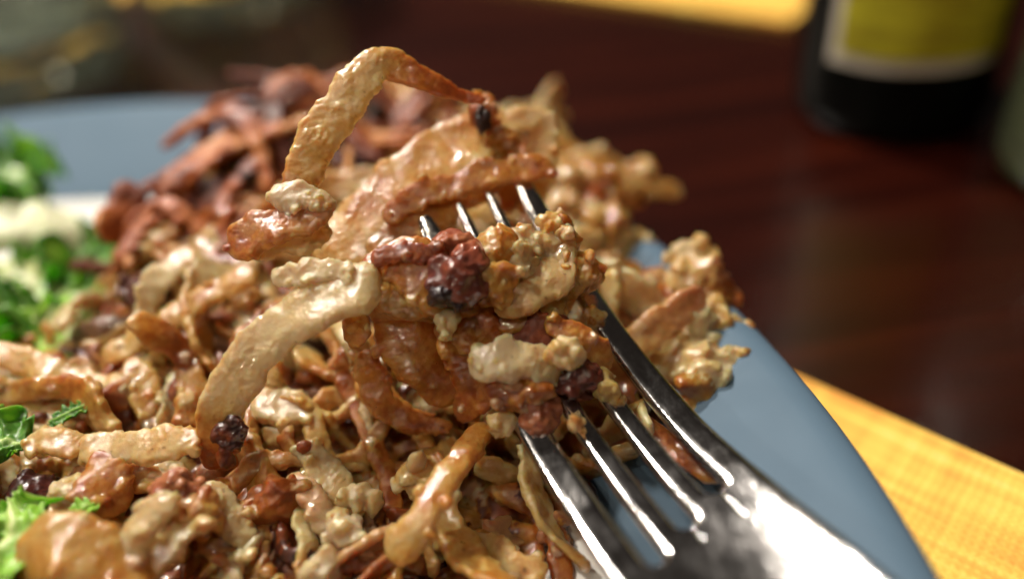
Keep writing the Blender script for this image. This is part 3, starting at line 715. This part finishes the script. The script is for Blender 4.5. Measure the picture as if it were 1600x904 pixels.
# brown centre
bite_shred([(560, 420, .0978, 40, .36), (610, 412, .0974, 66, .36), (665, 425, .0974, 100, .30), (705, 450, .0978, 110, .3), (760, 470, .0985, 90, .3)], 17, tr=.45, rough=1.0, nc=60)
bite_shred([(580, 404, .0962, 22, .58), (620, 396, .0960, 24, .62), (660, 396, .0962, 26, .55), (700, 405, .0965, 24, .5)], 18, tr=.8, rough=.8, gran=.00025)
bite_lump(708, 382, .0985, 32, .22, 19, M_meat, 'meat_piece', ratio=(1, .7, .7), gran=.00014, gsize=.0011, rough=.75)
bite_lump(735, 405, .0975, 36, .25, 20, M_meat, 'meat_piece', ratio=(.9, .8, .7), gran=.00014, gsize=.0011, rough=.75)
bite_lump(718, 438, .0950, 50, .45, 21, M_meat, 'meat_piece', ratio=(.95, .85, .7), gran=.00014, gsize=.0012, rough=.75, bvar=.35, label='dark glossy meat chunk at the centre of the bite')
bite_lump(705, 462, .0945, 34, .95, 22, M_meat, 'meat_piece', ratio=(1, .6, .7), gran=.0002)
bite_lump(775, 400, .0985, 40, .24, 23, ratio=(1, 1, .6)); bite_lump(770, 440, .0975, 46, .3, 24, ratio=(1, .8, .7))
bite_lump(812, 390, .1000, 34, .16, 25, pale=.5, ratio=(1, .8, .7)); bite_lump(852, 390, .1005, 34, .18, 26, pale=.4, ratio=(1, .8, .7))
bite_lump(808, 404, .0985, 26, .08, 27, pale=.4, label='pale yellow potato crumb beside the dark meat'); bite_lump(868, 352, .1012, 20, .2, 28)
bite_shred([(876, 345, .1010, 22, .3), (878, 390, .1000, 50, .2, .2), (860, 432, .0985, 64, .18, .3), (815, 462, .0972, 62, .2, .2), (775, 492, .097, 40, .25)], 29, tr=.4, rough=.9)
bite_lump(890, 440, .1005, 32, .2, 30, ratio=(1, .8, .7))
bite_shred([(770, 500, .099, 50, .3), (830, 490, .0995, 60, .28), (885, 470, .1005, 36, .25)], 31, tr=.5)
# lower group
bite_shred([(735, 585, .0945, 40, .02, .5), (765, 565, .0943, 58, .02, .6), (810, 562, .0945, 64, .05, .5), (850, 580, .095, 50, .06, .4), (868, 600, .0955, 24, .1)], 32, tr=.6, rough=1.2, label='whitish potato shred low on the bite above the tines')
bite_lump(884, 553, .0938, 27, .06, 33, pale=.15, ratio=(1, .85, .8), gran=.0004, rough=.8, label='round creamy potato crumb near the middle tines')
bite_shred([(800, 520, .0985, 50, .6), (850, 525, .0982, 70, .58), (895, 560, .0985, 64, .5), (925, 600, .099, 46, .6), (950, 585, .0995, 20, .5)], 34, mat=M_crust, tr=.5)
bite_shred([(850, 505, .0972, 24, .35), (890, 520, .0968, 40, .32), (925, 545, .0972, 44, .3), (950, 580, .098, 26, .25)], 35, tr=.5)
bite_lump(905, 592, .0965, 34, .55, 36, M_meat, 'meat_piece', ratio=(1, .9, .7), label='dark red meat piece resting on the fork tines')
bite_lump(820, 615, .0955, 46, .42, 37, ratio=(1, .6, .7)); bite_lump(840, 645, .0955, 34, .2, 38, M_meat, 'meat_piece', ratio=(.9, 1, .7)); bite_lump(795, 600, .0955, 24, .4, 39)
bite_lump(946, 608, .0968, 22, .2, 40, ratio=(.8, 1.1, .8)); bite_lump(785, 663, .0955, 18, .1, 41, pale=.4)
bite_lump(835, 600, .096, 30, .3, 42, pale=.4)
for q, (px, py, d, r) in enumerate(((900, 660, .0935, 8), (968, 625, .0965, 6), (930, 492, .1018, 12))):
    bite_lump(px, py, d, r, .25, 60 + q, ratio=(1, .8, .5))
# under side
bite_shred([(545, 540, .0985, 30, .3), (556, 515, .0980, 44, .3), (570, 490, .0975, 36, .25)], 43, tr=.35)
bite_shred([(600, 470, .1005, 70, .32), (640, 520, .1010, 110, .34), (690, 570, .1015, 120, .36), (700, 630, .102, 80, .4)], 44, tr=.4)
bite_shred([(700, 490, .0990, 70, .34), (735, 540, .0995, 90, .36), (745, 600, .1000, 70, .4), (720, 655, .101, 40, .45)], 45, tr=.4)
bite_shred([(570, 545, .1020, 30, .28), (580, 590, .1018, 46, .3), (610, 640, .1018, 40, .32), (660, 662, .1018, 30, .36), (705, 665, .102, 16, .4)], 46, tr=.5)
bite_shred([(690, 478, .0965, 26, .1, .2), (696, 500, .0963, 34, .06, .3), (700, 525, .0968, 22, .2)], 47, tr=.5)
bite_lump(640, 450, .0995, 60, .3, 48, ratio=(1.2, .8, .6)); bite_lump(760, 520, .1010, 60, .34, 49, ratio=(1.1, .9, .6)); bite_lump(850, 450, .1030, 50, .24, 50, ratio=(1.1, .9, .6))

# ------------------------------------------------------------------ clumps at the right of the mound
def clump(root, items, seed):
    gs = []
    for k, (kind, *a) in enumerate(items):
        if kind == 'l':
            px, py, d, rp, br, pa = a; r = rp * d / FPX
            gs.append(lump(W3(px, py, d), np.array((1, .85, .8)) * r, A=np.column_stack([RT, UP, -FW]), seed=seed + k, brown=br + .06, pale=pa * .7, bvar=.2, sub=4, gran=0))
        else:
            add_food('potato_shred', shred_mesh('s', a[0], seed + k, None, tr=.45, **MIDQ), M_potato, root)
    V, F, b, p = fuse([stick_crumbs(join_geo(gs), 130, .0019, seed)], .0003, gran=.0003, seed=seed)
    link_ = link('potato_mash', mesh('potato_mash', V, F, attrs={'brown': b, 'pale': p}), M_potato); under(link_, root)
C1 = empty('potato_clump', tuple(WZ(1090, 640, .017)), 'loose pale potato clump on the blue rim right of the fork', 'potato clump')
clump(C1, [('l', 1085, 430, .117, 46, .12, .2), ('l', 1110, 455, .116, 34, .4, 0), ('l', 1070, 470, .117, 36, .2, .2), ('l', 1110, 515, .113, 50, .14, .1), ('l', 1150, 560, .110, 40, .12, .1), ('l', 1100, 575, .110, 56, .1, .3), ('l', 1130, 585, .107, 34, .02, .6),
           ('l', 1090, 620, .108, 48, .25, 0), ('l', 1130, 630, .107, 30, .5, 0), ('l', 1040, 570, .112, 50, .15, .1), ('l', 1045, 480, .117, 44, .34, 0), ('l', 1025, 510, .116, 38, .55, 0), ('l', 1030, 620, .110, 44, .25, 0),
           ('s', [(1045, 410, .1185, 26, .1), (1085, 395, .118, 40, .1, .2), (1125, 415, .1175, 30, .12)]), ('s', [(1130, 490, .112, 24, .15), (1158, 530, .1105, 34, .12), (1172, 585, .109, 30, .15)]),
           ('s', [(1000, 560, .113, 40, .2), (1050, 590, .1105, 50, .15), (1110, 600, .1085, 40, .1, .3)])], 800)
C2 = empty('potato_clump', tuple(WZ(960, 330, .017)), 'ragged row of pale potato shreds at the back right of the mound', 'potato clump')
clump(C2, [('s', [(860, 270, .138, 40, .14), (920, 270, .139, 46, .16), (990, 290, .140, 36, .18), (1065, 298, .141, 26, .15)]), ('s', [(990, 300, .140, 30, .2), (1000, 262, .141, 26, .16), (1010, 245, .142, 14, .2)]),
           ('s', [(900, 320, .134, 50, .2), (950, 310, .136, 44, .3), (1010, 310, .138, 30, .45)]), ('l', 880, 300, .136, 40, .12, .3), ('l', 920, 330, .133, 40, .4, 0), ('l', 880, 350, .130, 40, .1, .4), ('l', 935, 290, .138, 36, .2, 0),
           ('s', [(900, 400, .126, 60, .2), (960, 390, .127, 70, .16), (1020, 372, .128, 36, .14)]), ('l', 940, 370, .128, 44, .14, .1), ('l', 955, 430, .123, 44, .24, 0), ('l', 930, 450, .121, 40, .28, 0), ('l', 975, 470, .120, 34, .3, 0), ('l', 1000, 520, .116, 46, .3, 0), ('l', 950, 520, .116, 40, .25, 0)], 850)

# ------------------------------------------------------------------ salad
def leaf_mat(name, dark, light, rib):
    N = Nodes(name); geo = N.t.nodes.new('ShaderNodeNewGeometry'); co = geo.outputs['Position']
    at = N.n('ShaderNodeAttribute', attribute_name='rib')
    f = N.mathn('ADD', N.noise(120, 4, .6, co), N.mathn('MULTIPLY', at.outputs['Fac'], .25))
    col = N.mix(N.mathn('MULTIPLY', at.outputs['Fac'], .8), N.ramp(f, [(.32, dark), (.72, light)]), rib)
    N.set(Base_Color=col, Roughness=.42, Coat_Weight=.12, Coat_Roughness=.2, Subsurface_Weight=.3, Subsurface_Scale=.001)
    N.p.inputs['Subsurface Radius'].default_value = (.4, 1, .2)
    N.l(N.bump(N.noise(700, 3, .6, co), .4, .0005), N.p.inputs['Normal'])
    return N.m
LG = leaf_mat('green lettuce', (.022, .10, .009), (.13, .32, .030), (.45, .55, .22))
LB = leaf_mat('bright lettuce', (.16, .36, .03), (.34, .55, .07), (.55, .62, .28))
LP = leaf_mat('pale lettuce heart', (.42, .48, .17), (.66, .66, .40), (.74, .74, .60))
def lettuce(pts, width, mat, label, seed, ruffle=1.0, up=(0, 0, 1.0), curl=.35, nl=70, nc=44, cat='lettuce leaf'):
    """A leaf along a midrib: ruffled, lobed edge, a raised rib, real thickness."""
    C = catmull([W3(*p) for p in pts], nl); T = np.gradient(C, axis=0); T /= np.linalg.norm(T, axis=1)[:, None]
    upv = np.array(up); B = np.cross(T, upv); B /= np.linalg.norm(B, axis=1)[:, None]; Nn = np.cross(B, T)
    s = np.linspace(0, 1, nl); v = np.linspace(-1, 1, nc); wd = width * np.sin(np.pi * np.clip(s * .9 + .07, 0, 1)) ** .6
    sv = np.column_stack([np.repeat(s, nc), np.tile(v, nl)]); vv = sv[:, 1]
    lob = 1 + .22 * np.sin(sv[:, 0] * 34 + seed + np.sign(vv)) * np.abs(vv) + .35 * noise(np.column_stack([sv[:, 0] * 9, np.sign(vv) * 3 + seed, np.zeros(len(sv))]))
    wx = np.repeat(wd, nc) * vv * lob
    hgt = curl * np.repeat(wd, nc) * vv ** 2 + ruffle * .30 * width * np.abs(vv) ** 1.5 * np.sin(sv[:, 0] * 26 + 3 * noise(sv[:, [0, 1, 1]] * 3 + seed) + np.sign(vv) * 1.3) + .16 * width * noise(np.column_stack([sv[:, 0] * 7, vv * 3, np.full(len(sv), seed)]))
    P = np.repeat(C, nc, 0) + wx[:, None] * np.repeat(B, nc, 0) + hgt[:, None] * np.repeat(Nn, nc, 0)
    rib = np.exp(-(vv / .10) ** 2) + .4 * np.exp(-((np.mod(sv[:, 0] * 9 - np.abs(vv) * 2.2, 1) - .5) / .09) ** 2) * (1 - np.abs(vv))
    th = .0003 + .0009 * np.exp(-(vv / .12) ** 2)
    nn = np.repeat(Nn, nc, 0); A = P + nn * (th / 2)[:, None]; Bq = P - nn * (th / 2)[:, None]
    V = np.vstack([A, Bq]); n = nl * nc; F = []
    for i in range(nl - 1):
        for j in range(nc - 1):
            a = i * nc + j; F.append((a, a + 1, a + nc + 1, a + nc)); F.append((n + a, n + a + nc, n + a + nc + 1, n + a + 1))
    for i in range(nl - 1):
        for j in (0, nc - 1):
            a = i * nc + j; q = (a, a + nc, n + a + nc, n + a); F.append(q if j == 0 else q[::-1])
    for j in range(nc - 1):
        for i in (0, nl - 1):
            a = i * nc + j; q = (a, n + a, n + a + 1, a + 1); F.append(q if i == 0 else q[::-1])
    me = mesh('lettuce_leaf', V, F, attrs={'rib': np.concatenate([rib, rib])})
    o = link('lettuce_leaf', me, mat); return tag(o, label, cat, 'salad leaves beside the potato')
lettuce([(-80, 330, .150), (-20, 300, .150), (40, 268, .152), (85, 245, .155)], 0.0110, LG, 'frilly green lettuce leaf farthest back at the left edge', 1, 1.3)
lettuce([(-60, 262, .153), (-10, 280, .151), (30, 300, .150), (70, 312, .150)], .0085, LG, 'small frilly green leaf below the farthest back lettuce leaf', 13, 1.2)
C_ = [(-90, 372, .141), (-20, 358, .141), (50, 352, .142), (105, 366, .143), (145, 398, .144)]
V_, F_, _b, _p = sweep(np.array([W3(*c) for c in C_]), np.array([.010, .0098, .0088, .0072, .004]), np.array([.0045, .0045, .004, .003, .002]), [0] * 5, [0] * 5, np.array([0, -.3, 1.0]), nl=80, nc=30, seed=31, rough=.45, gran=0)
tag(link('lettuce_stalk', mesh('lettuce_stalk', V_, F_, attrs={'rib': .35 + .3 * noise(V_ / .004)}), LP), 'thick pale lettuce stalk lying beside the white plate centre', 'lettuce stalk', 'salad leaves beside the potato')
lettuce([(-60, 430, .136), (10, 425, .135), (50, 440, .134), (90, 460, .133)], .0026, LP, 'thin pale leaf stem crossing dark green lettuce', 3, .9)
lettuce([(20, 440, .140), (80, 425, .140), (140, 415, .141), (200, 425, .142)], .0085, LG, 'dark green lettuce leaf touching the crust of the potato mound', 4, 1.2)
lettuce([(-60, 500, .133), (20, 480, .132), (90, 460, .132), (170, 462, .134)], .0100, LG, 'broad green lettuce leaf in the middle of the salad', 5, 1.2)
lettuce([(60, 490, .126), (95, 485, .125), (120, 505, .123), (150, 540, .121)], .0032, LP, 'small whitish lettuce piece on the green leaves by the mound', 6, .8, curl=-.4)
lettuce([(-40, 560, .124), (30, 545, .123), (85, 540, .121), (130, 560, .119)], .0060, LB, 'light green lettuce leaf tucked under the tan potato shred', 7, 1.0)
lettuce([(-90, 520, .128), (-30, 540, .126), (30, 520, .126), (80, 500, .127)], .0090, LG, 'dark green lettuce leaf curling at the left edge of the plate', 8, 1.3)
lettuce([(80, 662, .1035), (100, 652, .1032), (120, 642, .1032), (140, 634, .104)], .0014, LG, 'tiny green leaf scrap caught between tan potato shreds', 9, .8)
lettuce([(-60, 930, .090), (-10, 880, .089), (20, 830, .0895), (15, 780, .092)], .0062, LB, 'bright yellow green lettuce leaf in the lower left corner', 10, .9, curl=.1)
lettuce([(-60, 720, .100), (-20, 700, .100), (10, 690, .1), (40, 700, .1)], .0045, LG, 'dark green leaf under the potato at the left edge', 11, .9)
lettuce([(100, 830, .0925), (118, 812, .092), (135, 795, .092), (150, 790, .093)], .0016, LB, 'small bright green scrap above the tan potato flake', 12, .6)

# ------------------------------------------------------------------ glasses and bottles
def glass_mat(name, col, rough=.0, tw=1.0):
    N = Nodes(name); N.set(Base_Color=col, Roughness=rough, Transmission_Weight=tw, IOR=1.48); return N.m
CLEAR = glass_mat('clear glass', (.76, .83, .74), .0, .91)
def place_lathe(prof, name, mat, root, n=64, facet=0):
    V, F = [], []; m = len(prof)
    for (r, z) in prof:
        for k in range(n):
            a = 2 * math.pi * k / n; rr = r * (1 - facet * (.5 + .5 * math.cos(a * 8)) * (1 if r > .01 else 0)); V.append((rr * math.cos(a), rr * math.sin(a), z))
    for i in range(m - 1):
        for k in range(n): F.append((i * n + k, i * n + (k + 1) % n, (i + 1) * n + (k + 1) % n, (i + 1) * n + k))
    return link(name, mesh(name, V, F), mat, root)
def tumbler(x, y, label, R=.036, H=.11, fac=.06):
    root = empty('glass_tumbler', (x, y, .0004), label, 'drinking glass', 'glass tumblers behind the plate')
    prof = [(.0002, .0015), (R * .70, .0015), (R * .74, .0), (R * .82, .0), (R * .88, .003), (R * .90, .010), (R * .94, .04), (R, H - .002), (R * .985, H), (R * .96, H - .001), (R * .90, .05), (R * .84, .022), (R * .76, .0165), (R * .5, .0145), (.0002, .0140)]
    place_lathe(prof, 'glass_wall', CLEAR, root, 96, fac)
    N = Nodes('iced water'); N.set(Base_Color=(.95, .97, .95), Roughness=0, Transmission_Weight=1.0, IOR=1.33)
    return root
g1 = WZ(40, 160, 0); tumbler(g1[0] - .006, g1[1] + .022, 'thick faceted glass tumbler behind the plate at the top left', R=.040)
g2 = WZ(345, 42, 0); tumbler(g2[0], g2[1] + .030, 'glass tumbler standing farther back between the first tumbler and the bite', R=.040)

def bottle():
    c0 = WZ(1384, 240, 0); root = empty('dark_bottle', (c0[0] + .010, c0[1] + .022, .0004), 'dark bottle with a yellow green label standing behind the plate', 'bottle')
    R = .0226
    N = Nodes('dark bottle glass'); N.set(Base_Color=(.003, .0035, .003), Roughness=.30, IOR=1.5, Specular_IOR_Level=.10); 
    prof = [(.0002, .002), (R * .75, .002), (R * .85, 0), (R * .95, .0012), (R, .005), (R, .10), (R * .97, .112), (R * .8, .125), (R * .5, .138), (R * .40, .15), (R * .38, .19), (.0002, .19)]
    place_lathe(prof, 'bottle_body', N.m, root, 72)
    # label wrapped round the front, with a pale border
    def band(name, z0, z1, a0, a1, off, mat):
        V, F = [], []; n = 40
        for k in range(n + 1):
            a = a0 + (a1 - a0) * k / n
            for z in (z0, z1):
                for r in (R + off, R + off + .00025): V.append((r * math.cos(a), r * math.sin(a), z))
        for k in range(n):
            b = 4 * k
            F += [(b + 1, b + 5, b + 7, b + 3), (b, b + 2, b + 6, b + 4), (b, b + 4, b + 5, b + 1), (b + 2, b + 3, b + 7, b + 6)]
        F += [(0, 1, 3, 2), (4 * n, 4 * n + 2, 4 * n + 3, 4 * n + 1)]
        return link(name, mesh(name, V, F, False), mat, root)
    P = Nodes('label paper'); P.set(Base_Color=(.52, .47, .40), Roughness=.55)
    Q = Nodes('label print'); co = Q.coord()
    mp = Q.n('ShaderNodeMapping'); mp.inputs['Scale'].default_value = (60, 60, 260); Q.l(co, mp.inputs[0])
    Q.set(Base_Color=Q.ramp(Q.noise(1.2, 4, .6, mp.outputs[0]), [(.38, (.30, .25, .012)), (.60, (.46, .42, .02))]), Roughness=.5)
    am = math.atan2(-(c0[1] + .022), -(c0[0] + .010)); 
    band('label', .0185, .085, am - .66, am + 1.0, .0002, P.m)
    band('label_print', .0217, .083, am - .55, am + 1.0, .0007, Q.m)
bottle()
def green_bottle():
    c0 = WZ(1690, 330, 0); root = empty('green_bottle', (c0[0] + .012, c0[1] + .012, .0004), 'pale green glass bottle cut off by the right edge of the photo', 'bottle')
    R = .021
    prof = [(.0002, .004), (R * .6, .003), (R * .85, 0), (R * .97, .002), (R, .006), (R, .075), (R * .9, .09), (R * .5, .11), (R * .42, .15), (R * .34, .15), (R * .42, .11), (R * .8, .088), (R * .9, .074), (R * .9, .010), (R * .7, .007), (.0002, .0075)]
    place_lathe(prof, 'bottle_body', glass_mat('green glass', (.50, .57, .34), .10, .86), root, 64)
green_bottle()
